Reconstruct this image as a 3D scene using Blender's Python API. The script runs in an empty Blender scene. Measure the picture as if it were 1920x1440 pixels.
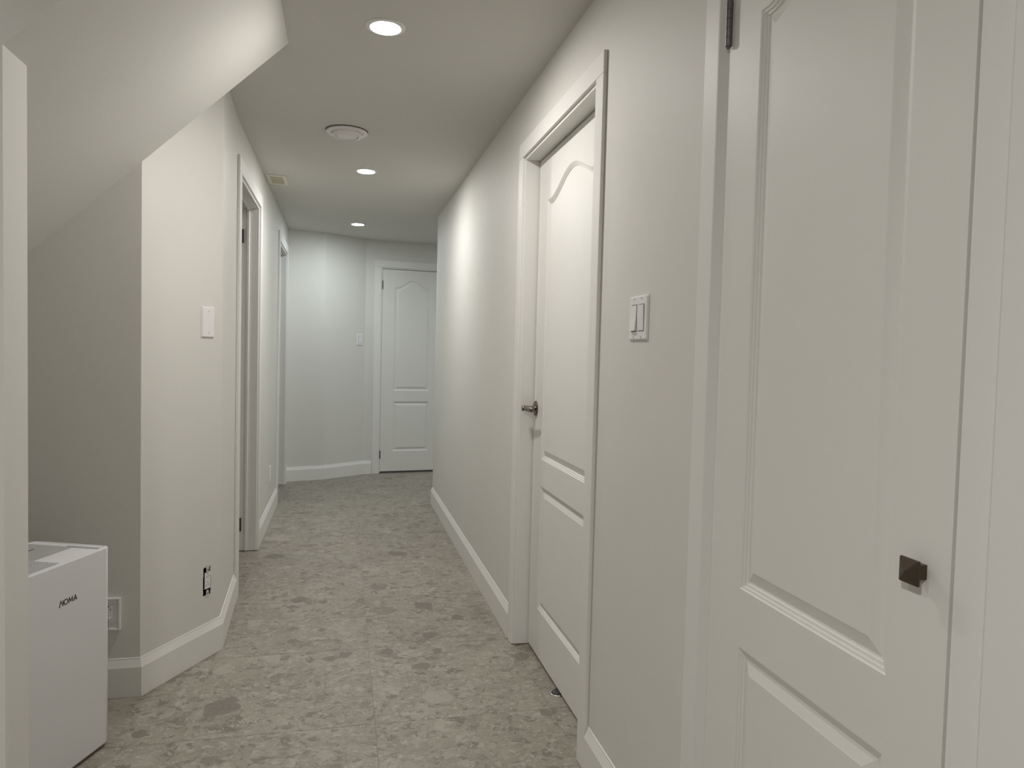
import bpy, bmesh, math, random
from mathutils import Matrix, Vector

# ------------------------------------------------------------------ camera, world, exposure
scene = bpy.context.scene
COL = scene.collection
H = 2.34                       # ceiling height
CAM_Z = 1.25
YAW, PITCH, ROLL, FPX = math.radians(13.0926), math.radians(2.3973), math.radians(-1.4244), 1370.6

def camera():
    cy, sy = math.cos(YAW), math.sin(YAW)
    f = Vector((sy, cy, 0)); r = Vector((cy, -sy, 0)); d = Vector((0, 0, -1))
    cp, sp = math.cos(PITCH), math.sin(PITCH)
    f2 = f * cp + d * sp; d2 = d * cp - f * sp
    cr, sr = math.cos(ROLL), math.sin(ROLL)
    r3 = r * cr + d2 * sr; d3 = d2 * cr - r * sr
    m = Matrix.Identity(4)
    for i in range(3):
        m[i][0] = r3[i]; m[i][1] = -d3[i]; m[i][2] = -f2[i]
    m[2][3] = CAM_Z
    c = bpy.data.cameras.new('camera')
    c.sensor_width = 36.0; c.lens = FPX / 1920 * 36.0
    c.clip_start = 0.02
    o = bpy.data.objects.new('camera', c); COL.objects.link(o)
    o.matrix_world = m
    scene.camera = o
camera()

w = bpy.data.worlds.new('world'); scene.world = w
w.use_nodes = True
w.node_tree.nodes['Background'].inputs[0].default_value = (0.02, 0.02, 0.022, 1)
w.node_tree.nodes['Background'].inputs[1].default_value = 1.0

vs = scene.view_settings
vs.view_transform = 'Standard'; vs.look = 'None'; vs.gamma = 1.0; vs.use_curve_mapping = False
vs.exposure = 2.37
try:
    scene.cycles.max_bounces = 14; scene.cycles.diffuse_bounces = 10
except Exception:
    pass

# lamp radiance (W/sr/m2) and colour: (x, y, strength, colour, label)
WARM, NEUTRAL, COOL = (1.0, 0.962, 0.915), (1.0, 0.98, 0.95), (0.90, 0.985, 1.0)
LAMPS = [
    (0.125, 2.55, 106, WARM, 'lit round recessed ceiling light nearest to the stair soffit, largest of the three'),
    (0.124, 4.60, 114, NEUTRAL, 'lit round recessed ceiling light just beyond the round ceiling vent'),
    (0.113, 6.55, 82, COOL, 'smallest lit recessed ceiling light in front of the far door'),
    (-0.93, 0.45, 50, WARM, 'recessed ceiling light of the near room, out of the picture above the left'),
    (-0.82, -0.55, 265, NEUTRAL, 'recessed ceiling light behind the viewpoint'),
    (2.20, 7.15, 75, COOL, 'recessed ceiling light in the passage round the corner past the far door'),
]

# ------------------------------------------------------------------ materials
def mat(name, color, rough=0.5, metal=0.0, var=0.0, vscale=6.0, bump=0.0, bscale=200.0, emit=None, spec=None):
    m = bpy.data.materials.new(name); m.use_nodes = True
    nt = m.node_tree; N = nt.nodes; L = nt.links
    b = N['Principled BSDF']
    b.inputs['Roughness'].default_value = rough
    b.inputs['Metallic'].default_value = metal
    if spec is not None:
        b.inputs['Specular IOR Level'].default_value = spec
    tc = N.new('ShaderNodeTexCoord')
    nz = N.new('ShaderNodeTexNoise'); nz.inputs['Scale'].default_value = vscale; nz.inputs['Detail'].default_value = 4
    L.new(tc.outputs['Object'], nz.inputs['Vector'])
    mx = N.new('ShaderNodeMix'); mx.data_type = 'RGBA'
    mx.inputs[6].default_value = tuple(c * (1 - var) for c in color) + (1,)
    mx.inputs[7].default_value = tuple(min(1, c * (1 + var)) for c in color) + (1,)
    L.new(nz.outputs['Fac'], mx.inputs[0])
    L.new(mx.outputs[2], b.inputs['Base Color'])
    if bump > 0:
        n2 = N.new('ShaderNodeTexNoise'); n2.inputs['Scale'].default_value = bscale; n2.inputs['Detail'].default_value = 3
        L.new(tc.outputs['Object'], n2.inputs['Vector'])
        bp = N.new('ShaderNodeBump'); bp.inputs['Strength'].default_value = bump; bp.inputs['Distance'].default_value = 0.002
        L.new(n2.outputs['Fac'], bp.inputs['Height']); L.new(bp.outputs['Normal'], b.inputs['Normal'])
    if emit:
        b.inputs['Emission Color'].default_value = emit[0] + (1,)
        b.inputs['Emission Strength'].default_value = emit[1]
    return m

M = {}
M['wall'] = mat('wall_paint', (0.69, 0.682, 0.65), 0.6, var=0.012, bump=0.12, bscale=260)
M['ceiling'] = mat('ceiling_paint', (0.64, 0.63, 0.60), 0.8, var=0.012, bump=0.1, bscale=200)
M['trim'] = mat('trim_paint', (0.76, 0.755, 0.73), 0.5, var=0.008, spec=0.35)
M['door'] = mat('door_paint', (0.745, 0.74, 0.71), 0.5, var=0.01, bump=0.05, bscale=420)
M['plastic'] = mat('white_plastic', (0.80, 0.79, 0.79), 0.3, var=0.005)
M['shell'] = mat('appliance_shell', (0.74, 0.745, 0.76), 0.4, var=0.006, bump=0.04, bscale=900)
M['shell_top'] = mat('appliance_top', (0.82, 0.825, 0.84), 0.35, var=0.006)
M['grey_plastic'] = mat('grey_plastic', (0.47, 0.48, 0.47), 0.35, var=0.02)
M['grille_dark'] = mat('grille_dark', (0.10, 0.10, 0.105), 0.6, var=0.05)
M['zinc'] = mat('zinc_strap', (0.66, 0.65, 0.62), 0.5, metal=0.3, var=0.05, vscale=80)
M['black'] = mat('black_plastic', (0.012, 0.012, 0.013), 0.45, var=0.05)
M['ink'] = mat('logo_ink', (0.035, 0.035, 0.038), 0.5, var=0.05)
M['cavity'] = mat('dark_box', (0.015, 0.016, 0.03), 0.7, var=0.1)
M['nickel'] = mat('dark_nickel', (0.20, 0.175, 0.15), 0.16, metal=1.0, var=0.05, vscale=30)
M['bronze'] = mat('dark_bronze', (0.085, 0.066, 0.045), 0.42, metal=0.55, var=0.1, vscale=60)
M['hinge'] = mat('gunmetal_hinge', (0.16, 0.155, 0.16), 0.33, metal=0.9, var=0.05, vscale=60)
M['steel'] = mat('steel', (0.55, 0.55, 0.55), 0.25, metal=1.0, var=0.04, vscale=50)
M['chrome'] = mat('chrome', (0.75, 0.75, 0.75), 0.08, metal=1.0, var=0.02)
M['vent'] = mat('vent_white', (0.80, 0.78, 0.79), 0.4, var=0.01)
M['register'] = mat('register_cream', (0.74, 0.72, 0.62), 0.45, var=0.02)
M['louvre'] = mat('register_louvre', (0.52, 0.49, 0.38), 0.5, var=0.03)
M['grout'] = mat('grout', (0.30, 0.275, 0.235), 0.9, var=0.25, vscale=40, bump=0.2)
M['caulk'] = mat('raw_wood_shim', (0.30, 0.24, 0.16), 0.8, var=0.1, vscale=20)

# big stone chips at fixed places of the floor: (x, y, half width, half depth, turn)
DARK_CHIPS = [(-0.392, 2.645, .062, .078, .5), (0.409, 3.55, .05, .062, -.5), (0.322, 2.851, .039, .034, .2), (-0.379, 4.537, .058, .06, .3),
              (0.347, 4.495, .055, .07, -.7), (0.398, 3.172, .038, .045, .4), (0.201, 3.018, .028, .034, -.3), (-0.616, 2.502, .036, .032, .4),
              (0.551, 3.358, .032, .036, -.4), (-0.194, 3.723, .05, .04, .1), (0.404, 2.995, .024, .03, .6), (0.74, 2.88, .026, .05, .2),
              (0.715, 2.40, .03, .03, -.2), (0.03, 3.02, .03, .03, .9)]
LIGHT_CHIPS = [(0.356, 2.584, .05, .058, .5), (-0.04, 2.271, .027, .034, .3), (-0.429, 2.956, .03, .058, .2), (-0.559, 2.611, .021, .025, .5),
               (-0.09, 3.644, .024, .022, .1), (-0.556, 2.775, .018, .02, -.2), (-0.398, 4.958, .10, .06, .4), (0.19, 3.25, .03, .02, .2)]

def stone_material():
    m = bpy.data.materials.new('terrazzo_stone'); m.use_nodes = True
    nt = m.node_tree; N = nt.nodes; L = nt.links
    b = N['Principled BSDF']
    b.inputs['Roughness'].default_value = 0.5
    b.inputs['Specular IOR Level'].default_value = 0.4
    tc = N.new('ShaderNodeTexCoord'); oi = N.new('ShaderNodeObjectInfo')
    def math_(op, a, bb=None, c=None, clamp=False):
        n = N.new('ShaderNodeMath'); n.operation = op; n.use_clamp = clamp
        for i, v in enumerate((a, bb, c)):
            if v is None: continue
            if isinstance(v, (int, float)): n.inputs[i].default_value = v
            else: L.new(v, n.inputs[i])
        return n.outputs[0]
    def vmath(op, a, bb=None, s=None):
        n = N.new('ShaderNodeVectorMath'); n.operation = op
        for i, v in enumerate((a, bb)):
            if v is None: continue
            if isinstance(v, tuple): n.inputs[i].default_value = v
            else: L.new(v, n.inputs[i])
        if s is not None: n.inputs['Scale'].default_value = s
        return n
    def mix(f, a, bb):
        n = N.new('ShaderNodeMix'); n.data_type = 'RGBA'
        if isinstance(f, (int, float)): n.inputs[0].default_value = f
        else: L.new(f, n.inputs[0])
        for i, v in ((6, a), (7, bb)):
            if isinstance(v, tuple): n.inputs[i].default_value = v + (1,)
            else: L.new(v, n.inputs[i])
        return n.outputs[2]
    def noise(vec, scale, detail=4, rough=0.6):
        n = N.new('ShaderNodeTexNoise'); n.inputs['Scale'].default_value = scale
        n.inputs['Detail'].default_value = detail; n.inputs['Roughness'].default_value = rough
        L.new(vec, n.inputs['Vector']); return n
    def step(v, lo, hi):
        n = N.new('ShaderNodeMapRange'); n.interpolation_type = 'SMOOTHSTEP'
        L.new(v, n.inputs['Value']); n.inputs['From Min'].default_value = lo; n.inputs['From Max'].default_value = hi
        return n.outputs[0]
    geo = N.new('ShaderNodeNewGeometry')
    # each tile is cut from another place of the slab
    cmb = N.new('ShaderNodeCombineXYZ')
    L.new(math_('MULTIPLY', oi.outputs['Random'], 37.0), cmb.inputs[0])
    L.new(math_('MULTIPLY', oi.outputs['Random'], 91.0), cmb.inputs[1])
    base = vmath('ADD', tc.outputs['Object'], cmb.outputs[0]).outputs[0]
    wob = noise(base, 9.0, 3)
    wv = vmath('SCALE', vmath('SUBTRACT', wob.outputs['Color'], (0.5, 0.5, 0.5)).outputs[0], s=0.11).outputs[0]
    fine = noise(base, 45.0, 3)
    fv = vmath('SCALE', vmath('SUBTRACT', fine.outputs['Color'], (0.5, 0.5, 0.5)).outputs[0], s=0.022).outputs[0]
    P = vmath('ADD', vmath('ADD', base, wv).outputs[0], fv).outputs[0]
    # ground mass: clouds, streaks and fine grit, drawn out a little across the hallway
    Q = vmath('MULTIPLY', P, (1.0, 1.5, 1.0)).outputs[0]
    n1 = noise(base, 4.5, 5, 0.65)
    n2 = noise(Q, 70.0, 6, 0.8)
    n3 = noise(Q, 13.0, 7, 0.78)
    n4 = noise(vmath('ADD', Q, (7.3, 2.1, 0)).outputs[0], 26.0, 6, 0.8)
    col = mix(step(n1.outputs['Fac'], 0.34, 0.66), (0.335, 0.303, 0.25), (0.40, 0.367, 0.31))
    def chips(scale, size, pdark, plight, cd, cl, sx, amt=0.8):
        nonlocal col
        sc = vmath('MULTIPLY', P, (scale, scale * sx, scale)).outputs[0]
        vo = N.new('ShaderNodeTexVoronoi'); vo.feature = 'F1'; vo.voronoi_dimensions = '2D'; vo.inputs['Scale'].default_value = 1.0
        vo.distance = 'MANHATTAN'
        L.new(sc, vo.inputs['Vector'])
        sep = N.new('ShaderNodeSeparateColor'); L.new(vo.outputs['Color'], sep.inputs[0])
        # every stone has its own size
        d = math_('SUBTRACT', vo.outputs['Distance'], math_('MULTIPLY', sep.outputs[2], size))
        inside = step(d, 0.09, 0.06)
        md = math_('MULTIPLY', inside, math_('LESS_THAN', sep.outputs[0], pdark))
        ml = math_('MULTIPLY', inside, math_('LESS_THAN', sep.outputs[1], plight))
        tone = mix(sep.outputs[1], cd, tuple(c * 1.35 for c in cd))
        col = mix(math_('MULTIPLY', ml, amt * 0.8), col, cl)
        col = mix(math_('MULTIPLY', md, amt), col, tone)
    chips(7.0, 0.45, 0.20, 0.12, (0.22, 0.195, 0.157), (0.45, 0.42, 0.365), 1.25, 0.9)
    chips(15.0, 0.50, 0.30, 0.20, (0.205, 0.18, 0.145), (0.47, 0.44, 0.385), 1.3, 0.9)
    chips(31.0, 0.50, 0.30, 0.25, (0.205, 0.183, 0.15), (0.50, 0.47, 0.415), 1.35, 0.9)
    # broken grain on top of everything
    def grain(n, lo, hi, amt, cl, cd):
        nonlocal col
        col = mix(math_('MULTIPLY', step(n.outputs['Fac'], hi, hi + 0.025), amt), col, cl)
        col = mix(math_('MULTIPLY', step(n.outputs['Fac'], lo, lo - 0.025), amt), col, cd)
    grain(n3, 0.43, 0.555, 0.55, (0.475, 0.44, 0.38), (0.255, 0.228, 0.185))
    grain(n4, 0.41, 0.565, 0.65, (0.54, 0.505, 0.445), (0.215, 0.19, 0.152))
    grain(n2, 0.40, 0.57, 0.65, (0.60, 0.57, 0.51), (0.185, 0.163, 0.13))
    # pin holes
    pv = N.new('ShaderNodeTexVoronoi'); pv.voronoi_dimensions = '2D'; pv.inputs['Scale'].default_value = 16.0
    L.new(base, pv.inputs['Vector'])
    ps = N.new('ShaderNodeSeparateColor'); L.new(pv.outputs['Color'], ps.inputs[0])
    col = mix(math_('MULTIPLY', math_('MULTIPLY', step(pv.outputs['Distance'], 0.045, 0.03), math_('LESS_THAN', ps.outputs[0], 0.16)), 0.8), col, (0.05, 0.045, 0.04))
    # the large chips one can point at
    wobW = noise(geo.outputs['Position'], 16.0, 4, 0.6)
    wp = vmath('ADD', geo.outputs['Position'], vmath('SCALE', vmath('SUBTRACT', wobW.outputs['Color'], (0.5, 0.5, 0.5)).outputs[0], s=0.075).outputs[0]).outputs[0]
    def ellipse(e):
        x, y, a, c, t = e
        q = vmath('SUBTRACT', wp, (x, y, 0)).outputs[0]
        r = N.new('ShaderNodeVectorRotate'); r.rotation_type = 'Z_AXIS'; r.inputs['Angle'].default_value = t
        L.new(q, r.inputs['Vector'])
        s = vmath('MULTIPLY', r.outputs[0], (1 / a, 1 / c, 0)).outputs[0]
        ab = vmath('ABSOLUTE', s).outputs[0]
        sp = N.new('ShaderNodeSeparateXYZ'); L.new(ab, sp.inputs[0])
        # between an ellipse and a diamond: broken stone
        d = math_('POWER', math_('ADD', math_('POWER', sp.outputs[0], 1.4), math_('POWER', sp.outputs[1], 1.4)), 0.714)
        return step(d, 1.06, 0.96)
    def union(lst):
        o = None
        for e in lst:
            k = ellipse(e); o = k if o is None else math_('MAXIMUM', o, k)
        return o
    grit = noise(geo.outputs['Position'], 70.0, 3)
    col = mix(math_('MULTIPLY', union(LIGHT_CHIPS), 0.7), col, mix(grit.outputs['Fac'], (0.44, 0.41, 0.36), (0.52, 0.49, 0.435)))
    col = mix(math_('MULTIPLY', union(DARK_CHIPS), 0.85), col, mix(grit.outputs['Fac'], (0.165, 0.15, 0.125), (0.29, 0.265, 0.225)))
    # a slightly different shade for each tile
    hs = N.new('ShaderNodeHueSaturation')
    L.new(col, hs.inputs['Color'])
    L.new(math_('ADD', math_('MULTIPLY', oi.outputs['Random'], 0.06), 0.725), hs.inputs['Value'])
    L.new(hs.outputs[0], b.inputs['Base Color'])
    L.new(math_('ADD', math_('MULTIPLY', n2.outputs['Fac'], 0.2), 0.42), b.inputs['Roughness'])
    bp = N.new('ShaderNodeBump'); bp.inputs['Strength'].default_value = 0.15; bp.inputs['Distance'].default_value = 0.001
    L.new(n2.outputs['Fac'], bp.inputs['Height']); L.new(bp.outputs['Normal'], b.inputs['Normal'])
    return m
M['stone'] = stone_material()

# ------------------------------------------------------------------ helpers
def frame(origin, xdir):
    """local axes: x along the wall (to the right for someone facing it), y into the wall, z up"""
    x = Vector((xdir[0], xdir[1], 0)).normalized(); z = Vector((0, 0, 1)); y = z.cross(x)
    m = Matrix.Identity(4)
    for i in range(3):
        m[i][0] = x[i]; m[i][1] = y[i]; m[i][2] = z[i]; m[i][3] = (origin[0], origin[1], origin[2] if len(origin) > 2 else 0)[i]
    return m

def link(name, bm, material, parent=None, mw=None, smooth=False):
    bmesh.ops.recalc_face_normals(bm, faces=bm.faces)
    me = bpy.data.meshes.new(name); bm.to_mesh(me); bm.free()
    if smooth:
        for p in me.polygons: p.use_smooth = True
    me.materials.append(M[material] if isinstance(material, str) else material)
    o = bpy.data.objects.new(name, me); COL.objects.link(o)
    if parent is not None: o.parent = parent
    if mw is not None: o.matrix_local = mw
    return o

def empty(name, mw=None, parent=None):
    o = bpy.data.objects.new(name, None); COL.objects.link(o)
    o.empty_display_size = 0.1
    if parent is not None: o.parent = parent
    if mw is not None: o.matrix_local = mw
    return o

def tag(o, label=None, cat=None, group=None, kind=None):
    if label: o['label'] = label
    if cat: o['category'] = cat
    if group: o['group'] = group
    if kind: o['kind'] = kind
    return o

def box(bm, x0, x1, y0, y1, z0, z1, bev=0.0, seg=2):
    v = [bm.verts.new((x, y, z)) for x in (x0, x1) for y in (y0, y1) for z in (z0, z1)]
    fs = [bm.faces.new([v[i] for i in q]) for q in ((0, 1, 3, 2), (4, 6, 7, 5), (0, 4, 5, 1), (2, 3, 7, 6), (0, 2, 6, 4), (1, 5, 7, 3))]
    if bev > 0:
        es = list({e for f in fs for e in f.edges})
        bmesh.ops.bevel(bm, geom=es, offset=bev, segments=seg, profile=0.5, affect='EDGES')
    return fs

def boxobj(name, material, b, parent=None, bev=0.0, mw=None, seg=2):
    bm = bmesh.new(); box(bm, *b, bev=bev, seg=seg)
    return link(name, bm, material, parent, mw)

def prism(bm, pts, axis, a, b):
    """polygon pts (2D) extruded along axis 'x','y' or 'z' from a to b"""
    def P(p, t):
        return {'x': (t, p[0], p[1]), 'y': (p[0], t, p[1]), 'z': (p[0], p[1], t)}[axis]
    v0 = [bm.verts.new(P(p, a)) for p in pts]; v1 = [bm.verts.new(P(p, b)) for p in pts]
    bm.faces.new(v0); bm.faces.new(list(reversed(v1)))
    n = len(pts)
    for i in range(n):
        j = (i + 1) % n
        bm.faces.new((v0[i], v1[i], v1[j], v0[j]))

def lathe(bm, prof, axis='z', seg=32, close=True):
    """prof: (r, t) along the axis"""
    rings = []
    for r, t in prof:
        ring = []
        if r < 1e-6:
            p = {'z': (0, 0, t), 'y': (0, t, 0), 'x': (t, 0, 0)}[axis]
            ring = [bm.verts.new(p)]
        else:
            for k in range(seg):
                a = 2 * math.pi * k / seg; c, s = r * math.cos(a), r * math.sin(a)
                ring.append(bm.verts.new({'z': (c, s, t), 'y': (c, t, s), 'x': (t, c, s)}[axis]))
        rings.append(ring)
    for A, B in zip(rings, rings[1:]):
        for k in range(seg):
            j = (k + 1) % seg
            if len(A) == 1 and len(B) == 1: continue
            if len(A) == 1: bm.faces.new((A[0], B[k], B[j]))
            elif len(B) == 1: bm.faces.new((A[k], A[j], B[0]))
            else: bm.faces.new((A[k], A[j], B[j], B[k]))

def wall_panel(bm, length, height, thick, openings, mw):
    """slab with rectangular openings, one shell; local x 0..length, y 0..thick"""
    xs = sorted({0, length, *[o[0] for o in openings], *[o[1] for o in openings]})
    zs = sorted({0, height, *[o[2] for o in openings], *[o[3] for o in openings]})
    def solid(i, k):
        if i < 0 or k < 0 or i >= len(xs) - 1 or k >= len(zs) - 1: return False
        cx, cz = (xs[i] + xs[i + 1]) / 2, (zs[k] + zs[k + 1]) / 2
        return not any(o[0] < cx < o[1] and o[2] < cz < o[3] for o in openings)
    cache = {}
    def V(x, y, z):
        key = (round(x, 5), round(y, 5), round(z, 5))
        if key not in cache: cache[key] = bm.verts.new(mw @ Vector((x, y, z)))
        return cache[key]
    def quad(*p):
        bm.faces.new([V(*q) for q in p])
    t = thick
    for i in range(len(xs) - 1):
        for k in range(len(zs) - 1):
            if not solid(i, k): continue
            x0, x1, z0, z1 = xs[i], xs[i + 1], zs[k], zs[k + 1]
            quad((x0, 0, z0), (x1, 0, z0), (x1, 0, z1), (x0, 0, z1))
            quad((x0, t, z0), (x0, t, z1), (x1, t, z1), (x1, t, z0))
            if not solid(i - 1, k): quad((x0, 0, z0), (x0, 0, z1), (x0, t, z1), (x0, t, z0))
            if not solid(i + 1, k): quad((x1, 0, z0), (x1, t, z0), (x1, t, z1), (x1, 0, z1))
            if not solid(i, k - 1): quad((x0, 0, z0), (x0, t, z0), (x1, t, z0), (x1, 0, z0))
            if not solid(i, k + 1): quad((x0, 0, z1), (x1, 0, z1), (x1, t, z1), (x0, t, z1))

def structure(name, bm, material, label, cat=None):
    o = link(name, bm, material)
    return tag(o, label, cat, kind='structure')

def wall(name, label, panels, extra=None):
    bm = bmesh.new()
    for (origin, xdir, length, openings, thick) in panels:
        wall_panel(bm, length, H, thick, openings, frame(origin, xdir))
    if extra: extra(bm)
    return structure(name, bm, 'wall', label, 'wall')

# ------------------------------------------------------------------ the setting: floor, ceiling, walls
XR = 0.735                      # right wall plane
XL = -0.502                     # left wall plane
YA = 2.785                      # alcove wall plane
YN0, YN1 = 1.755, 1.876         # near stub wall
XP = -0.70                      # end of the near stub wall
SX, SS = -0.205, 0.955          # stair soffit: start and slope
PA = (-0.686, YA); PB = (-0.478, 3.163); PC = (XL, 3.70)
P0 = (XL, 7.08); P1 = (-0.165, 7.18); P2 = (0.215, 7.45)
YE = 5.947                      # right wall ends, passage turns right
FD = (math.cos(math.radians(7)), math.sin(math.radians(7)))
def dist(a, b): return math.hypot(b[0] - a[0], b[1] - a[1])

bm = bmesh.new(); box(bm, -3.3, 3.3, -3.3, 8.6, -0.06, -0.0011)
floor = structure('floor', bm, 'grout', 'grey stone tile floor running down the hallway', 'floor')
TX, TY, X0, Y0 = 0.607, 0.636, 0.731, 2.43
tile_me = None
for j in range(-9, 9):
    for i in range(-7, 5):
        xa, ya = X0 + (i - 1) * TX, Y0 + j * TY
        cx, cy = xa + TX / 2, ya + TY / 2
        if cx < -3.0 or cx > 3.1 or cy < -3.1 or cy > 8.1: continue
        if cx > 1.1 and cy < 5.6: continue
        if cx < -2.5 and cy > 1.8: continue
        if tile_me is None:
            b2 = bmesh.new(); g = 0.0012
            box(b2, -TX / 2 + g, TX / 2 - g, -TY / 2 + g, TY / 2 - g, -0.001, 0.0)
            top = [e for e in b2.edges if all(abs(v.co.z) < 1e-6 for v in e.verts)]
            bmesh.ops.bevel(b2, geom=top, offset=0.0006, segments=1, affect='EDGES')
            t = link('tile', b2, 'stone', floor); tile_me = t.data
        else:
            t = bpy.data.objects.new('tile', tile_me); COL.objects.link(t); t.parent = floor
        t.location = (cx, cy, 0)

bm = bmesh.new(); box(bm, -3.3, 3.3, -3.3, 8.6, H, H + 0.1)
structure('ceiling', bm, 'ceiling', 'flat off-white ceiling of the hallway', 'ceiling')

# right wall (local x runs towards the camera)
D1A, D1B = 1.327, 0.731         # closet door opening, far and near side
D2A, D2B = 3.016, 2.100         # recessed door opening
HD = 2.074                      # height of the door openings
HL = 2.098                      # height of the left doorways
rw = frame((XR, YE), (0, -1))
wall('wall_right', 'long off-white painted wall along the right side of the hallway',
     [((XR, YE), (0, -1), YE + 3.2, [(YE - D2A, YE - D2B, 0, HD), (YE - D1A, YE - D1B, 0, HD)], 0.125)],
     extra=lambda b: (box(b, XR + 0.125, 3.2, YE - 0.12, YE, 0, H), box(b, XR + 0.75, XR + 0.85, -3.2, YE - 0.12, 0, H),
                      box(b, XR + 0.125, XR + 0.75, 1.65, 1.75, 0, H)))

LD1, LD2 = (3.82, 4.692), (6.10, 6.925)
wall('wall_left', 'off-white painted wall along the left side of the hallway with two doorways',
     [((PB[0], PB[1]), (PC[0] - PB[0], PC[1] - PB[1]), dist(PB, PC), [], 0.115),
      (PC, (0, 1), P0[1] - PC[1] + 0.05, [(LD1[0] - PC[1], LD1[1] - PC[1], 0, HL), (LD2[0] - PC[1], LD2[1] - PC[1], 0, HL)], 0.115)])
# angled piece, with the cut-out of the bare outlet
BO = (0.3275, 0.3775, 0.246, 0.367)
wall('wall_left_angled', 'bright angled piece of wall beside the stair soffit',
     [(PA, (PB[0] - PA[0], PB[1] - PA[1]), dist(PA, PB), [BO], 0.12)])
wall('wall_alcove', 'shaded wall at the back of the alcove under the stairs',
     [((-2.66, YA), (1, 0), 2.66 + PA[0], [], 0.10)])
bm = bmesh.new()
zs = lambda x: H - SS * (SX - x)
prism(bm, [(-3.2, 0), (XP, 0), (XP, zs(XP)), (-2.64, 0.0)], 'y', YN0, YN1)
tri = [(-3.2, 0), (-2.64, 0.0), (-3.2, 0.0)]
structure('wall_near', bm, 'wall', 'end of the white stub wall at the left edge beside the air purifier', 'wall')
bm = bmesh.new()
prism(bm, [(SX, H), (-2.655, 0.0), (-3.2, 0.0), (-3.2, H)], 'y', YN0, YA)
structure('ceiling_soffit', bm, 'wall', 'sloping underside of the staircase at the upper left', 'ceiling')

far_len = 3.05
FDOOR = (0.150, 0.810)
wall('wall_far', 'angled off-white walls closing the far end of the hallway',
     [(P0, (P1[0] - P0[0], P1[1] - P0[1]), dist(P0, P1), [], 0.1),
      (P1, (P2[0] - P1[0], P2[1] - P1[1]), dist(P1, P2), [], 0.1),
      (P2, FD, far_len, [(FDOOR[0], FDOOR[1], 0, HD + 0.012)], 0.1)])
wall('wall_passage', 'end wall of the passage that turns right past the far door',
     [((3.15, 8.1), (0, -1), 2.3, [], 0.1)])
wall('wall_back', 'walls of the room behind the viewpoint',
     [((XR + 0.1, -3.2), (-1, 0), 4.0, [], 0.1), ((-3.2, -3.2), (0, 1), 5.0, [], 0.1)])
wall('wall_side_rooms', 'walls of the unlit rooms behind the two left doorways',
     [((-2.7, 3.1), (0, 1), 4.6, [], 0.1)],
     extra=lambda b: (box(b, -2.7, -0.63, 2.91, 3.0, 0, H), box(b, -2.7, XL - 0.116, 5.30, 5.40, 0, H), box(b, -2.7, -0.45, 7.3, 7.4, 0, H)))

# ------------------------------------------------------------------ baseboards
PROF = [(0.0, 0.0), (0.0135, 0.0), (0.0135, 0.106), (0.0125, 0.1075), (0.0035, 0.131), (0.0030, 0.136), (0.0, 0.137)]
def baseboard(name, pts, label, side=1):
    """pts run along the wall face; the room lies to the right of the walking direction (side=1)"""
    bm = bmesh.new()
    n = len(pts); rings = []
    dirs = [Vector((pts[i + 1][0] - pts[i][0], pts[i + 1][1] - pts[i][1])).normalized() for i in range(n - 1)]
    nor = [Vector((d.y, -d.x)) * side for d in dirs]
    for i in range(n):
        if i == 0: m, k = nor[0], 1
        elif i == n - 1: m, k = nor[-1], 1
        else:
            m = (nor[i - 1] + nor[i]).normalized(); k = 1 / max(0.3, m.dot(nor[i]))
        rings.append([bm.verts.new((pts[i][0] + m.x * o * k, pts[i][1] + m.y * o * k, z + 0.0008)) for o, z in PROF])
    for A, B in zip(rings, rings[1:]):
        for q in range(len(PROF)):
            r = (q + 1) % len(PROF)
            bm.faces.new((A[q], B[q], B[r], A[r]))
    bm.faces.new(rings[0]); bm.faces.new(list(reversed(rings[-1])))
    return structure(name, bm, 'trim', label, 'baseboard')

CW = 0.065                       # casing width
CL = 0.076                       # casing width of the left doorways
baseboard('baseboard_left', [(-2.4, YA), PA, PB, PC, (XL, LD1[0] - CL)], 'white baseboard bending round the alcove and the angled wall', 1)
baseboard('baseboard_left_middle', [(XL, LD1[1] + CL), (XL, LD2[0] - CL)], 'white baseboard between the two left doorways', 1)
e = FDOOR[0] - CW - 0.004
baseboard('baseboard_far', [(XL, LD2[1] + CL), P0, P1, P2, (P2[0] + FD[0] * e, P2[1] + FD[1] * e)], 'white baseboard on the angled walls at the far end', 1)
e = FDOOR[1] + CW + 0.004
baseboard('baseboard_passage', [(P2[0] + FD[0] * e, P2[1] + FD[1] * e), (P2[0] + FD[0] * 2.9, P2[1] + FD[1] * 2.9)], 'white baseboard right of the far door', 1)
baseboard('baseboard_right', [(2.9, YE), (XR, YE), (XR, D2A + CW)], 'white baseboard along the right wall beyond the recessed door', 1)
baseboard('baseboard_right_middle', [(XR, D2B - CW), (XR, D1A + 0.0905)], 'short white baseboard between the recessed door and the closet door', 1)
baseboard('baseboard_right_near', [(XR, D1B - 0.135), (XR, -3.1)], 'white baseboard on the near side of the closet door', 1)
baseboard('baseboard_near', [(-3.0, YN0), (XP, YN0), (XP, YN1), (-2.4, YN1)], 'white baseboard round the stub wall at the left edge', 1)

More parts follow.
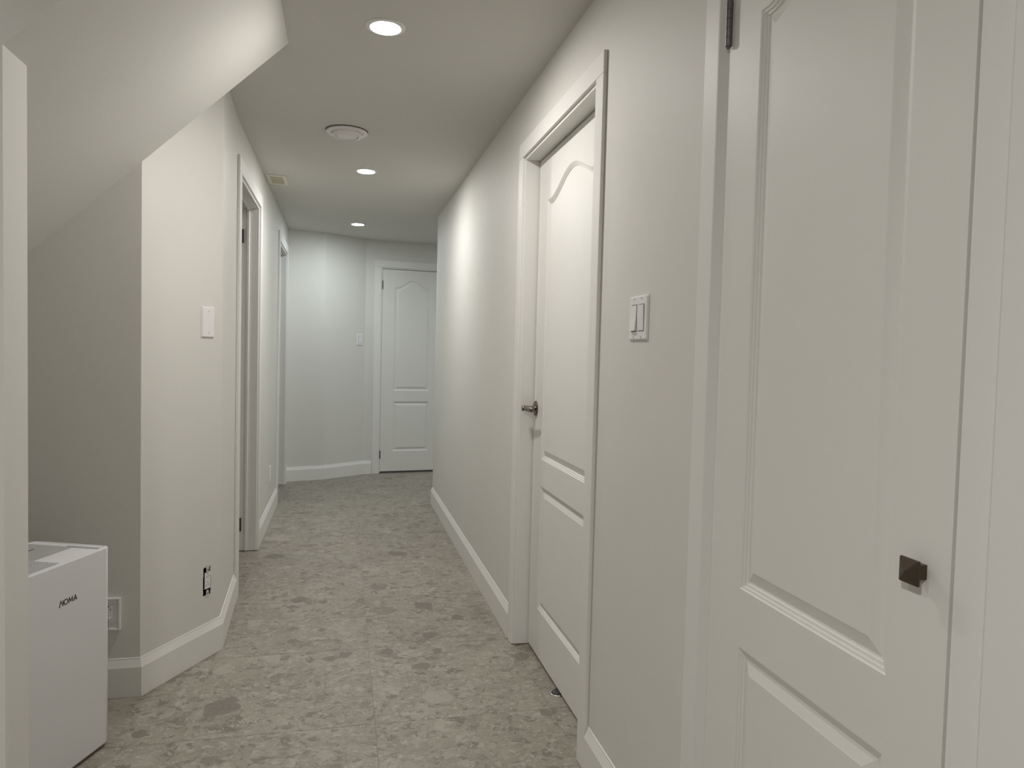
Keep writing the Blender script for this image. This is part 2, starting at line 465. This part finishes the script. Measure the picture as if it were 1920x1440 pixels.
# ------------------------------------------------------------------ door frames
def door_frame(name, label, mw, width, height, depth, stop_y=None, stop_w=0.032, thick=0.0125, cw=CW, legs=(1, 1)):
    """local: opening x 0..width; casing on the face y=0; jambs line the opening to y=depth"""
    t = empty(name, mw); tag(t, label, 'door frame', kind='structure')
    jt = 0.016; rev = 0.004
    def casing(b):
        boxobj('casing', 'trim', b, t, bev=0.0022, seg=2)
    casing((-cw + rev, rev, -thick, -0.0002, 0.0012, height - rev))
    casing((width - rev, width + cw - rev, -thick, -0.0002, 0.0012, height - rev))
    casing((-cw + rev, width + cw - rev, -thick, -0.0002, height - rev, height + cw - rev))
    def jamb(b):
        boxobj('jamb', 'trim', b, t, bev=0.0012, seg=1)
    jamb((0, jt, -0.001, depth, 0.004, height)); jamb((width - jt, width, -0.001, depth, 0.004, height))
    jamb((jt, width - jt, -0.001, depth, height - jt, height))
    if stop_y is not None:
        y0, y1 = stop_y
        s = 0.011
        for b in ((jt, jt + s, y0, y1, 0.004, height - jt), (width - jt - s, width - jt, y0, y1, 0.004, height - jt),
                  (jt + s, width - jt - s, y0, y1, height - jt - s, height - jt)):
            boxobj('door_stop', 'trim', b, t, bev=0.003, seg=2)
    return t

# recessed door frame on the right wall: local x towards the camera
trim_2 = door_frame('trim_1', 'white flat casing and jamb round the recessed panelled door', frame((XR, D2A), (0, -1)), D2A - D2B, HD, 0.12, stop_y=(0.098, 0.118))
# left doorways: local x away from the camera
door_frame('trim_2', 'white door frame of the nearer open doorway on the left wall', frame((XL, LD1[0]), (0, 1)), LD1[1] - LD1[0], HL, 0.113, stop_y=(0.052, 0.068), cw=CL)
door_frame('trim_3', 'white door frame of the farther open doorway on the left wall', frame((XL, LD2[0]), (0, 1)), LD2[1] - LD2[0], HL, 0.113, stop_y=(0.052, 0.068), cw=CL)
fo = (P2[0] + FD[0] * FDOOR[0], P2[1] + FD[1] * FDOOR[0])
door_frame('trim_4', 'white casing round the far panelled door', frame(fo, FD), FDOOR[1] - FDOOR[0], HD + 0.012, 0.1, stop_y=(0.042, 0.060), cw=0.068)

# closet door frame: casing with a stepped profile
def stepped_casing(bm, prof, z0, z1):
    """prof: (x, y) polygon in plan"""
    prism(bm, prof, 'z', z0, z1)
tf = empty('trim_5', frame((XR, D1A), (0, -1))); tag(tf, 'white stepped casing round the closet door at the right', 'door frame', kind='structure')
cwid = D1A - D1B
bm = bmesh.new()                 # far leg: jamb edge, slope, thick outer band
stepped_casing(bm, [(0.006, -0.0002), (0.006, -0.0030), (-0.006, -0.0030), (-0.026, -0.0145), (-0.030, -0.0150), (-0.088, -0.0125), (-0.0900, -0.011), (-0.0905, -0.0002)], 0.0012, HD + 0.07)
link('casing', bm, 'trim', tf)
bm = bmesh.new()                 # near leg
x = cwid
stepped_casing(bm, [(x - 0.002, -0.0002), (x - 0.002, -0.0065), (x + 0.042, -0.0065), (x + 0.055, -0.0180), (x + 0.128, -0.0180), (x + 0.131, -0.015), (x + 0.131, -0.0002)], 0.0012, HD + 0.07)
link('casing', bm, 'trim', tf)
bm = bmesh.new()
prism(bm, [(-0.0002, HD - 0.004), (-0.0055, HD - 0.004), (-0.0055, HD + 0.010), (-0.013, HD + 0.024), (-0.013, HD + 0.067), (-0.010, HD + 0.07), (-0.0002, HD + 0.07)], 'x', 0.007, x - 0.003)
link('casing', bm, 'trim', tf)
for b in ((0.0, 0.0085, 0.0, 0.11, 0.004, HD), (x - 0.004, x, 0.0, 0.11, 0.004, HD), (0.0085, x - 0.004, 0.0, 0.11, HD - 0.016, HD),):
    boxobj('jamb', 'trim', b, tf)
for b in ((0.0085, 0.022, 0.040, 0.056, 0.004, HD - 0.016), (x - 0.018, x - 0.004, 0.040, 0.056, 0.004, HD - 0.016)):
    boxobj('door_stop', 'trim', b, tf)

# ------------------------------------------------------------------ doors with moulded panels
def panel_outline(x0, x1, z0, z1, rise=0.0, d=0.0):
    """outline of a moulded panel, moved inwards by d; counter-clockwise"""
    def top(x):
        u = (x - x0) / (x1 - x0)
        s = min(1, max(0, (u - 0.07) / 0.86))
        return z1 + rise * (0.5 - 0.5 * math.cos(2 * math.pi * s)) ** 0.85
    a, b = x0 + d, x1 - d
    if rise <= 0:
        return [(a, z0 + d), (b, z0 + d), (b, z1 - d), (a, z1 - d)]
    pts = [(a, z0 + d), (b, z0 + d)]
    K = 30
    for k in range(K + 1):
        x = b + (a - b) * k / K
        h = 0.004
        sl = (top(min(x1, x + h)) - top(max(x0, x - h))) / (2 * h)
        pts.append((x, top(x) - d * math.sqrt(1 + sl * sl)))
    return pts

# moulding from stile to field: (inward, depth into the door)
MOULD = [(0.0, 0.0), (0.0022, 0.0022), (0.0065, 0.0034), (0.0078, 0.0056), (0.0125, 0.0066), (0.0140, 0.0092), (0.0175, 0.0098), (0.0385, 0.0028), (0.0400, 0.0020)]

def panel_door(name, label, mw, width, z0, z1, panels, thick=0.035, both=False):
    t = empty(name, mw); tag(t, label, 'door', kind='structure')
    bm = bmesh.new()
    outer = [bm.verts.new((x, 0, z)) for x, z in ((0, z0), (width, z0), (width, z1), (0, z1))]
    edges = [bm.edges.new((outer[i], outer[(i + 1) % 4])) for i in range(4)]
    for po in panels:
        loops = []
        for ins, dep in MOULD:
            loops.append([bm.verts.new((p[0], dep, p[1])) for p in panel_outline(*po, d=ins)])
        n = len(loops[0])
        for i in range(n):
            edges.append(bm.edges.new((loops[0][i], loops[0][(i + 1) % n])))
        for A, B in zip(loops, loops[1:]):
            for i in range(n):
                j = (i + 1) % n
                bm.faces.new((A[i], A[j], B[j], B[i]))
        bm.faces.new(loops[-1])
    bmesh.ops.triangle_fill(bm, use_beauty=True, use_dissolve=False, edges=edges)
    back = [bm.verts.new((x, thick, z)) for x, z in ((0, z0), (width, z0), (width, z1), (0, z1))]
    bm.faces.new(back)
    for i in range(4):
        j = (i + 1) % 4
        bm.faces.new((outer[i], outer[j], back[j], back[i]))
    link('door_leaf', bm, 'door', t)
    return t

def two_panels(w, stile, zlow, r=0.074, sh=1.868):
    x0, x1 = stile, w - stile
    return [(x0, x1, 0.205 + zlow, 0.712 + zlow, 0.0), (x0, x1, 0.822 + zlow, sh + zlow, r)]

def hinge(parent, x, y, z, h=0.088, r=0.0068, leaf=None):
    """knuckle barrel standing at (x, y, z), five knuckles with hairline joints and ball tips"""
    p = empty('hinge', Matrix.Translation((x, y, z)), parent)
    bm = bmesh.new()
    prof = [(0, -0.004), (r * 0.6, -0.0035), (r * 0.75, 0)]
    for k in range(5):
        a, b = h * k / 5, h * (k + 1) / 5
        prof += [(r * 0.9, a), (r, a + 0.0007), (r, b - 0.0007), (r * 0.9, b)]
    prof += [(r * 0.75, h), (r * 0.6, h + 0.0035), (0, h + 0.004)]
    lathe(bm, prof, 'z', 20)
    link('barrel', bm, 'hinge', p, smooth=False)
    if leaf:
        boxobj('leaf', 'hinge', leaf, p)
    return p

# closet door, flush with the wall, hinged on its far side
dw = 0.578
door_1 = panel_door('door_1', 'white two-panel closet door with a square bronze knob at the right', frame((XR - 0.005, 1.318), (0, -1)), dw, 0.010, 2.050,
                    two_panels(dw, 0.100, 0.0, sh=1.881))
for z in (1.857, 0.20):
    hinge(door_1, -0.003, -0.0065, z, 0.088, 0.0066)
kx, kz = 1.318 - 0.7862, 0.984
k = empty('knob', Matrix.Translation((kx, 0, kz)), door_1)
k['label'] = 'square dark bronze pyramid knob'
bm = bmesh.new()
s0, s1 = 0.0085, 0.0095
prism(bm, [(-s1, -s1), (s1, -s1), (s1, s1), (-s1, s1)], 'y', -0.0175, 0.0)
link('neck', bm, 'bronze', k)
bm = bmesh.new(); s = 0.0163
v = [bm.verts.new(p) for p in ((-s, -0.0165, -s), (s, -0.0165, -s), (s, -0.0165, s), (-s, -0.0165, s))]
u = [bm.verts.new((p.co.x, -0.0195, p.co.z)) for p in v]
ap = bm.verts.new((0, -0.0265, 0))
bm.faces.new(v)
for i in range(4):
    j = (i + 1) % 4
    bm.faces.new((v[i], v[j], u[j], u[i])); bm.faces.new((u[i], u[j], ap))
bmesh.ops.bevel(bm, geom=[e for e in bm.edges if abs(e.verts[0].co.y + 0.0195) < 1e-5 or abs(e.verts[1].co.y + 0.0195) < 1e-5], offset=0.0007, segments=2, affect='EDGES')
link('pyramid_head', bm, 'bronze', k)

# recessed door, hinged on its near side, lever on its far side
dw2 = D2A - D2B - 0.046
door_2 = panel_door('door_2', 'white two-panel door set back in the right wall with a lever handle', frame((0.795, D2A - 0.026), (0, -1)), dw2, 0.013, 2.051,
                    two_panels(dw2, 0.128, 0.0))
hx, hz = 0.030, 1.022
hd = empty('handle', Matrix.Translation((hx, 0, hz)), door_2); hd['label'] = 'dark nickel lever handle'
bm = bmesh.new(); lathe(bm, [(0, 0), (0.0315, 0), (0.0315, -0.004), (0.030, -0.0065), (0.026, -0.008), (0, -0.008)], 'y', 40)
link('rosette', bm, 'nickel', hd)
bm = bmesh.new(); lathe(bm, [(0.0115, -0.007), (0.0105, -0.012), (0.0095, -0.030), (0.0105, -0.040), (0.0115, -0.046), (0.0115, -0.058), (0.0095, -0.061), (0, -0.061)], 'y', 28)
link('neck', bm, 'nickel', hd, smooth=True)
bm = bmesh.new()
sec = []
for i, (x, y, ry, rz) in enumerate([(-0.006, -0.052, .007, .0105), (0.02, -0.052, .0075, .0105), (0.05, -0.050, .0065, .0098), (0.08, -0.047, .006, .0095), (0.102, -0.045, .0055, .009), (0.108, -0.0445, .003, .006)]):
    sec.append([bm.verts.new((x, y + ry * math.cos(a * math.pi / 8), rz * math.sin(a * math.pi / 8))) for a in range(16)])
for A, B in zip(sec, sec[1:]):
    for i in range(16):
        bm.faces.new((A[i], A[(i + 1) % 16], B[(i + 1) % 16], B[i]))
bm.faces.new(sec[0]); bm.faces.new(sec[-1])
link('lever', bm, 'nickel', hd, smooth=True)

# far door
dw3 = FDOOR[1] - FDOOR[0] - 0.038
ff = frame((fo[0] + FD[0] * 0.019, fo[1] + FD[1] * 0.019), FD)
ff = ff @ Matrix.Translation((0, 0.004, 0))
door_3 = panel_door('door_3', 'white two-panel door with dark hinges closing the far end of the hallway', ff, dw3, 0.022, 2.064, two_panels(dw3, 0.125, 0.02))
for z in (1.868, 0.155):
    hinge(door_3, -0.001, -0.005, z, 0.078, 0.0062)

# the two open doors behind the left doorways, swung into the dark rooms, hinged on the far jamb
def open_door(name, label, yj):
    # local x runs into the room, y towards the camera; leaf swung back against the far jamb
    mw = frame((XL - 0.124, yj - 0.022), (-1, 0))
    d = panel_door(name, label, mw, 0.80, 0.014, 2.065, two_panels(0.80, 0.12, 0.0))
    for z in (1.872, 0.125):
        # barrel at the back edge of the jamb, leaf screwed to the jamb face
        hinge(d, -0.008, -0.003, z, 0.082, 0.0068, leaf=(-0.031, 0.002, 0.0012, 0.0032, 0.0, 0.082))
    return d
open_door('door_4', 'white door standing open inside the nearer left doorway', LD1[1])
open_door('door_5', 'white door standing open inside the farther left doorway', LD2[1])

# ------------------------------------------------------------------ ceiling fixtures
for x, y, st, colr, lab in LAMPS:
    t = empty('recessed_light', Matrix.Translation((x, y, H)))
    tag(t, lab, 'ceiling light', 'recessed ceiling lights')
    bm = bmesh.new()
    lathe(bm, [(0.0665, 0.0), (0.0665, -0.0022), (0.064, -0.0042), (0.055, -0.0066), (0.0512, -0.0066), (0.0495, -0.0020), (0.0495, 0.0)], 'z', 56)
    link('trim_ring', bm, 'plastic', t)
    bm = bmesh.new(); lathe(bm, [(0.0494, -0.0028), (0.046, -0.0045), (0.038, -0.0062), (0.028, -0.0074), (0.015, -0.0082), (0, -0.0084)], 'z', 40)
    link('lens', bm, mat('lamp_lens', (0.9, 0.9, 0.9), 0.5, emit=(colr, st)), t)

v = empty('ceiling_vent', Matrix.Translation((0.005, 3.80, H)))
tag(v, 'round white ceiling vent with a raised centre disc between two recessed lights', 'vent')
bm = bmesh.new(); lathe(bm, [(0.096, 0), (0.101, -0.006), (0.101, -0.010), (0.098, -0.0125), (0.080, -0.0135), (0.076, -0.012), (0.0745, 0)], 'z', 56); link('flange', bm, 'vent', v)
bm = bmesh.new(); lathe(bm, [(0.0742, -0.004), (0.0715, -0.022), (0.067, -0.030), (0.061, -0.032), (0.057, -0.029), (0.0565, -0.010)], 'z', 56); link('collar', bm, 'vent', v)
bm = bmesh.new(); lathe(bm, [(0, -0.006), (0.0535, -0.006), (0.0535, -0.024), (0.051, -0.028), (0.046, -0.0295), (0, -0.030)], 'z', 48); link('centre_disc', bm, 'vent', v)
bm = bmesh.new(); lathe(bm, [(0.076, -0.0015), (0, -0.0015)], 'z', 32); link('throat', bm, 'cavity', v)
bm = bmesh.new(); lathe(bm, [(0.096, 0), (0.1035, 0), (0.1035, -0.0022), (0.096, -0.0022)], 'z', 56); link('rim_shade_ring', bm, 'grille_dark', v)  # dark ring added to stand in for the flange's shadow line on the ceiling

g = empty('ceiling_register', Matrix.Translation((-0.430, 5.025, H)))
tag(g, 'small cream rectangular air register on the ceiling by the left wall', 'vent')
gx, gy = 0.063, 0.132
for b in ((-gx, gx, -gy, -gy + 0.026, -0.006, 0), (-gx, gx, gy - 0.026, gy, -0.006, 0), (-gx, -gx + 0.024, -gy + 0.026, gy - 0.026, -0.006, 0), (gx - 0.024, gx, -gy + 0.026, gy - 0.026, -0.006, 0)):
    boxobj('frame', 'register', b, g, bev=0.002, seg=1)
boxobj('back_plate', 'louvre', (-gx + 0.022, gx - 0.022, -gy + 0.024, gy - 0.024, -0.0012, -0.0002), g)
for i in range(13):
    y = -gy + 0.034 + i * 0.0157
    bm = bmesh.new(); prism(bm, [(y, -0.0012), (y + 0.0015, -0.0012), (y + 0.0095, -0.005), (y + 0.008, -0.005)], 'x', -gx + 0.024, gx - 0.024)
    link('louvre', bm, 'louvre', g)

# ------------------------------------------------------------------ switches and outlets
def plate_mesh(w, h, d=0.0055):
    bm = bmesh.new()
    box(bm, -w / 2, w / 2, -d, -0.0003, -h / 2, h / 2)
    es = [e for e in bm.edges if all(abs(vv.co.y + d) < 1e-6 for vv in e.verts)]
    bmesh.ops.bevel(bm, geom=es, offset=0.0035, segments=3, affect='EDGES')
    return bm
def screw(parent, x, z, y):
    bm = bmesh.new(); lathe(bm, [(0, -0.0012), (0.0024, -0.0010), (0.0031, 0)], 'y', 14)
    s = link('screw', bm, 'plastic', parent, Matrix.Translation((x, y, z)))
    boxobj('slot', 'black', (-0.0005, 0.0005, -0.0014, -0.0009, -0.0024, 0.0024), s)
def rocker_switch(name, label, mw, gangs, states, group=None):
    t = empty(name, mw); tag(t, label, 'light switch', group)
    w = 0.070 + 0.046 * (gangs - 1); h = 0.114
    link('plate', plate_mesh(w, h), 'plastic', t)
    for gi in range(gangs):
        cx = (gi - (gangs - 1) / 2) * 0.046
        boxobj('surround', 'black', (cx - 0.0173, cx + 0.0173, -0.0060, -0.0050, -0.0342, 0.0342), t)
        bm = bmesh.new()
        top, mid, bot = ((-0.0066, -0.0082, -0.0125) if states[gi] else (-0.0085, -0.0080, -0.0068))
        prism(bm, [(-0.0045, -0.0325), (bot, -0.0325), (mid, 0.0), (top, 0.0325), (-0.0045, 0.0325)], 'x', cx - 0.0160, cx + 0.0160)
        link('rocker', bm, 'plastic', t)
        for z in (-0.0485, 0.0485): screw(t, cx, z, -0.0056)
    return t
rocker_switch('light_switch', 'white double rocker light switch on the right wall between the two doors', frame((XR, 1.745, 1.348), (0, -1)), 2, (1, 0))
sd = (P2[0] - P1[0], P2[1] - P1[1]); sl = dist(P1, P2); f_ = 0.400 / sl
rocker_switch('light_switch', 'small white single rocker light switch left of the far door', frame((P1[0] + sd[0] * f_, P1[1] + sd[1] * f_, 1.35), sd), 1, (0,))

bd = (PB[0] - PA[0], PB[1] - PA[1]); bl = dist(PA, PB)
def onB(s, z): return frame((PA[0] + bd[0] * s / bl, PA[1] + bd[1] * s / bl, z), bd)
t = empty('blank_plate', onB(0.342, 1.343)); tag(t, 'blank white cover plate on the bright angled wall', 'wall plate')
link('plate', plate_mesh(0.074, 0.120, 0.0065), 'plastic', t)
for z in (-0.042, 0.042): screw(t, 0, z, -0.0066)

def receptacle(parent, y, z_off=0.0, w=0.033, h=0.067, depth=0.018):
    r = boxobj('receptacle', 'plastic', (-w / 2, w / 2, y, y + depth, -h / 2 + z_off, h / 2 + z_off), parent, bev=0.0015)
    for cz in (0.0165, -0.0185):
        for sx, sh in ((-0.0063, 0.0038), (0.0063, 0.0034)):
            boxobj('slot', 'black', (sx - 0.0011, sx + 0.0011, y - 0.0003, y + 0.001, cz - sh + z_off, cz + sh + z_off), r)
        bm = bmesh.new(); lathe(bm, [(0, -0.0003), (0.0024, -0.0003), (0.0024, 0.001)], 'y', 12)
        link('ground_hole', bm, 'black', r, Matrix.Translation((0, y, cz + 0.011 + z_off)))
    return r
# bare outlet in its cut-out
oc = ((BO[0] + BO[1]) / 2, (BO[2] + BO[3]) / 2)
t = empty('bare_outlet', onB(oc[0], oc[1])); tag(t, 'bare wall outlet without a cover plate in a rough dark cut-out', 'outlet')
hw, hh = (BO[1] - BO[0]) / 2, (BO[3] - BO[2]) / 2
bm = bmesh.new()
box(bm, -hw, hw, 0.045, 0.047, -hh, hh); box(bm, -hw, -hw + 0.0015, 0.004, 0.045, -hh, hh); box(bm, hw - 0.0015, hw, 0.004, 0.045, -hh, hh)
box(bm, -hw, hw, 0.004, 0.045, -hh, -hh + 0.0015); box(bm, -hw, hw, 0.004, 0.045, hh - 0.0015, hh)
link('outlet_box', bm, 'cavity', t)
link_off = receptacle(t, 0.0005, 0.002, depth=0.004); link_off.location.x = 0.0050
for s in (-1, 1):
    bm = bmesh.new()
    pts = [(-0.006, 0.036 * s), (0.007, 0.036 * s), (0.008, 0.050 * s), (0.013, 0.060 * s), (0.011, 0.0655 * s), (0.003, 0.0665 * s), (-0.008, 0.0660 * s), (-0.011, 0.0615 * s), (-0.006, 0.050 * s)]
    prism(bm, pts, 'y', -0.0016, -0.0004)
    link('mounting_strap', bm, 'zinc', t)
for z in (-0.048, 0.048):
    bm = bmesh.new(); lathe(bm, [(0, -0.0042), (0.0028, -0.0038), (0.0036, -0.0016)], 'y', 14); link('screw', bm, 'steel', t, Matrix.Translation((0, 0, z)))
# ragged drywall edge round the cut-out
random.seed(4)
bm = bmesh.new()
def ragged(p, q, nrm):
    n = 9
    for i in range(n):
        a, b = i / n, (i + 1) / n
        x0, z0 = p[0] + (q[0] - p[0]) * a, p[1] + (q[1] - p[1]) * a
        x1, z1 = p[0] + (q[0] - p[0]) * b, p[1] + (q[1] - p[1]) * b
        d0 = random.uniform(0.0005, 0.006)
        prism(bm, [(x0, z0), (x1, z1), (x1 + nrm[0] * d0, z1 + nrm[1] * d0), (x0 + nrm[0] * d0 * .6, z0 + nrm[1] * d0 * .6)], 'y', 0.0001, 0.006)
ragged((hw, -hh), (hw, hh), (-1, 0)); ragged((-hw, -hh), (-hw, hh), (0.6, 0)); ragged((-hw, -hh), (hw, -hh), (0, 1)); ragged((-hw, hh), (hw, hh), (0, -1))
link('ragged_edge', bm, 'wall', t)

# alcove outlet, raised bright border
t = empty('wall_outlet', frame((-0.787, YA, 0.300), (1, 0))); tag(t, 'white framed outlet half hidden behind the air purifier', 'outlet')
w_, h_, bw = 0.079, 0.116, 0.0085
for b in ((-w_ / 2, -w_ / 2 + bw), (w_ / 2 - bw, w_ / 2)):
    boxobj('frame', 'plastic', (b[0], b[1], -0.0105, -0.0003, -h_ / 2, h_ / 2), t, bev=0.0022)
for b in ((-h_ / 2, -h_ / 2 + bw), (h_ / 2 - bw, h_ / 2)):
    boxobj('frame', 'plastic', (-w_ / 2 + bw, w_ / 2 - bw, -0.0105, -0.0003, b[0], b[1]), t, bev=0.0022)
boxobj('plate', 'plastic', (-w_ / 2 + bw, w_ / 2 - bw, -0.0035, -0.0003, -h_ / 2 + bw, h_ / 2 - bw), t)
boxobj('surround', 'grey_plastic', (-0.0172, 0.0172, -0.0042, -0.0030, -0.0345, 0.0345), t)
receptacle(t, -0.0062)
p = boxobj('plug', 'grey_plastic', (-0.013, 0.012, -0.032, -0.0062, -0.034, -0.006), t, bev=0.004)

t = empty('wall_outlet', frame((XL, 5.52, 0.335), (0, 1))); tag(t, 'small white outlet seen edge-on low on the left wall between the doorways', 'outlet')
link('plate', plate_mesh(0.070, 0.114, 0.006), 'plastic', t)
receptacle(t, -0.0085)

# ------------------------------------------------------------------ floor stop under the recessed door
t = empty('floor_stop', Matrix.Translation((0.792, 2.535, 0))); tag(t, 'small black and chrome floor stop under the recessed door', 'door stop')
bm = bmesh.new(); lathe(bm, [(0.031, 0.0005), (0.031, 0.003), (0.0295, 0.0052), (0.026, 0.006), (0.0235, 0.004)], 'z', 40); link('chrome_ring', bm, 'chrome', t, smooth=True)
bm = bmesh.new(); lathe(bm, [(0.0238, 0.0005), (0.0235, 0.006), (0.020, 0.0092), (0.010, 0.0112), (0, 0.0116)], 'z', 36); link('rubber_pad', bm, 'black', t, smooth=True)

# ------------------------------------------------------------------ air purifier
A = math.radians(21)
e1 = Vector((-math.sin(A), -math.cos(A), 0)); C0 = Vector((-0.690, 2.462, 0))
# local x: along the logo face (away from the camera), y: into the body, z up; origin at the near end of the face
LF, DP, HT = 0.400, 0.265, 0.624
om = frame((C0.x + e1.x * LF, C0.y + e1.y * LF), (-e1.x, -e1.y))
ap_ = empty('air_purifier', om); tag(ap_, 'white upright air purifier standing in the alcove behind the stub wall', 'air purifier')
def rrect(x0, x1, y0, y1, r, n=6):
    pts = []
    for cx, cy, a0 in ((x1 - r, y0 + r, -90), (x1 - r, y1 - r, 0), (x0 + r, y1 - r, 90), (x0 + r, y0 + r, 180)):
        for k in range(n + 1):
            a = math.radians(a0 + 90 * k / n); pts.append((cx + r * math.cos(a), cy + r * math.sin(a)))
    return pts
def loft(bm, rings, cap0=True, cap1=True):
    R = [[bm.verts.new((x, y, z)) for x, y in pts] for pts, z in rings]
    for P_, Q in zip(R, R[1:]):
        n = len(P_)
        for i in range(n): bm.faces.new((P_[i], P_[(i + 1) % n], Q[(i + 1) % n], Q[i]))
    if cap0: bm.faces.new(R[0])
    if cap1: bm.faces.new(R[-1])
bm = bmesh.new()
ins = lambda d, r: rrect(d, LF - d, d, DP - d, r)
loft(bm, [(ins(0.004, 0.018), 0.009), (ins(0.0, 0.022), 0.015), (ins(0.0, 0.022), HT - 0.004), (ins(0.0012, 0.021), HT - 0.001), (ins(0.004, 0.019), HT), (ins(0.009, 0.016), HT), (ins(0.010, 0.015), HT - 0.004)])
b_ = link('shell', bm, 'shell', ap_, smooth=False)
for p in b_.data.polygons:
    p.use_smooth = abs(p.normal.z) < 0.3 and p.area < 0.01
bm = bmesh.new(); loft(bm, [(ins(0.0104, 0.0148), HT - 0.0039), (ins(0.0104, 0.0148), HT - 0.0016)])
link('top_panel', bm, 'shell_top', ap_)
zt = HT - 0.0016
bm = bmesh.new(); loft(bm, [(rrect(0.10, LF - 0.036, 0.100, DP - 0.014, 0.008), zt - 0.0003), (rrect(0.10, LF - 0.036, 0.100, DP - 0.014, 0.008), zt + 0.0006)])
cp = link('control_panel', bm, 'grey_plastic', ap_)
cp['label'] = 'grey control panel'
for x in (0.20, 0.28):
    boxobj('button', 'ink', (x, x + 0.035, 0.19, 0.194, zt + 0.0006, zt + 0.0011), cp)
for i in range(14):
    y = 0.018 + i * 0.0079
    boxobj('vent_slit', 'ink', (LF - 0.041, LF - 0.025, y, y + 0.0034, zt - 0.0004, zt + 0.0004), ap_)
for i in range(11):
    y = 0.0185 + i * 0.0082
    boxobj('grille_slot', 'grille_dark', (0.018, 0.207, y, y + 0.0030, zt - 0.0004, zt + 0.0003), ap_)
bm = bmesh.new(); loft(bm, [(ins(0.030, 0.02), 0.001), (ins(0.030, 0.02), 0.010)]); link('base', bm, 'black', ap_)

# brand lettering on the face, drawn as strokes
def strokes(name, lines, wd, closed=False):
    bm = bmesh.new()
    for pl in lines:
        n = len(pl); L_, R_ = [], []
        for i in range(n):
            p = Vector(pl[i])
            if closed: a, b = Vector(pl[i - 1]), Vector(pl[(i + 1) % n])
            else: a, b = Vector(pl[max(0, i - 1)]), Vector(pl[min(n - 1, i + 1)])
            d1 = (p - a).normalized() if (p - a).length > 1e-9 else (b - p).normalized()
            d2 = (b - p).normalized() if (b - p).length > 1e-9 else d1
            n1 = Vector((-d1.y, d1.x)); n2 = Vector((-d2.y, d2.x)); m = (n1 + n2).normalized()
            k = wd / 2 / max(0.45, m.dot(n1))
            L_.append((p.x + m.x * k, p.y + m.y * k)); R_.append((p.x - m.x * k, p.y - m.y * k))
        rng = range(n if closed else n - 1)
        for i in rng:
            j = (i + 1) % n
            prism(bm, [L_[i], L_[j], R_[j], R_[i]], 'y', -0.0008, -0.0001)
    return bm
lx, lz, lh = 0.186, 0.5045, 0.0145
sw = 0.0027
def letter(lines, x, closed=False):
    pts = [[(lx + x + px * lh, lz + pz * lh) for px, pz in pl] for pl in lines]
    link('logo_letter', strokes('l', pts, sw, closed), 'ink', ap_)
letter([[(0.0, -0.22), (0.35, 1.0), (0.95, 0.0), (0.95, 1.0)]], 0.0)
letter([[(0.5 + 0.5 * math.cos(a * math.pi / 12), 0.5 + 0.5 * math.sin(a * math.pi / 12)) for a in range(24)]], 0.0176, True)
letter([[(0.0, 0.0), (0.15, 1.0), (0.55, 0.2), (0.95, 1.0), (1.1, 0.0)]], 0.0357)
letter([[(0.0, 0.0), (0.45, 1.0), (0.9, 0.0)], [(0.2, 0.33), (0.7, 0.33)]], 0.0549)
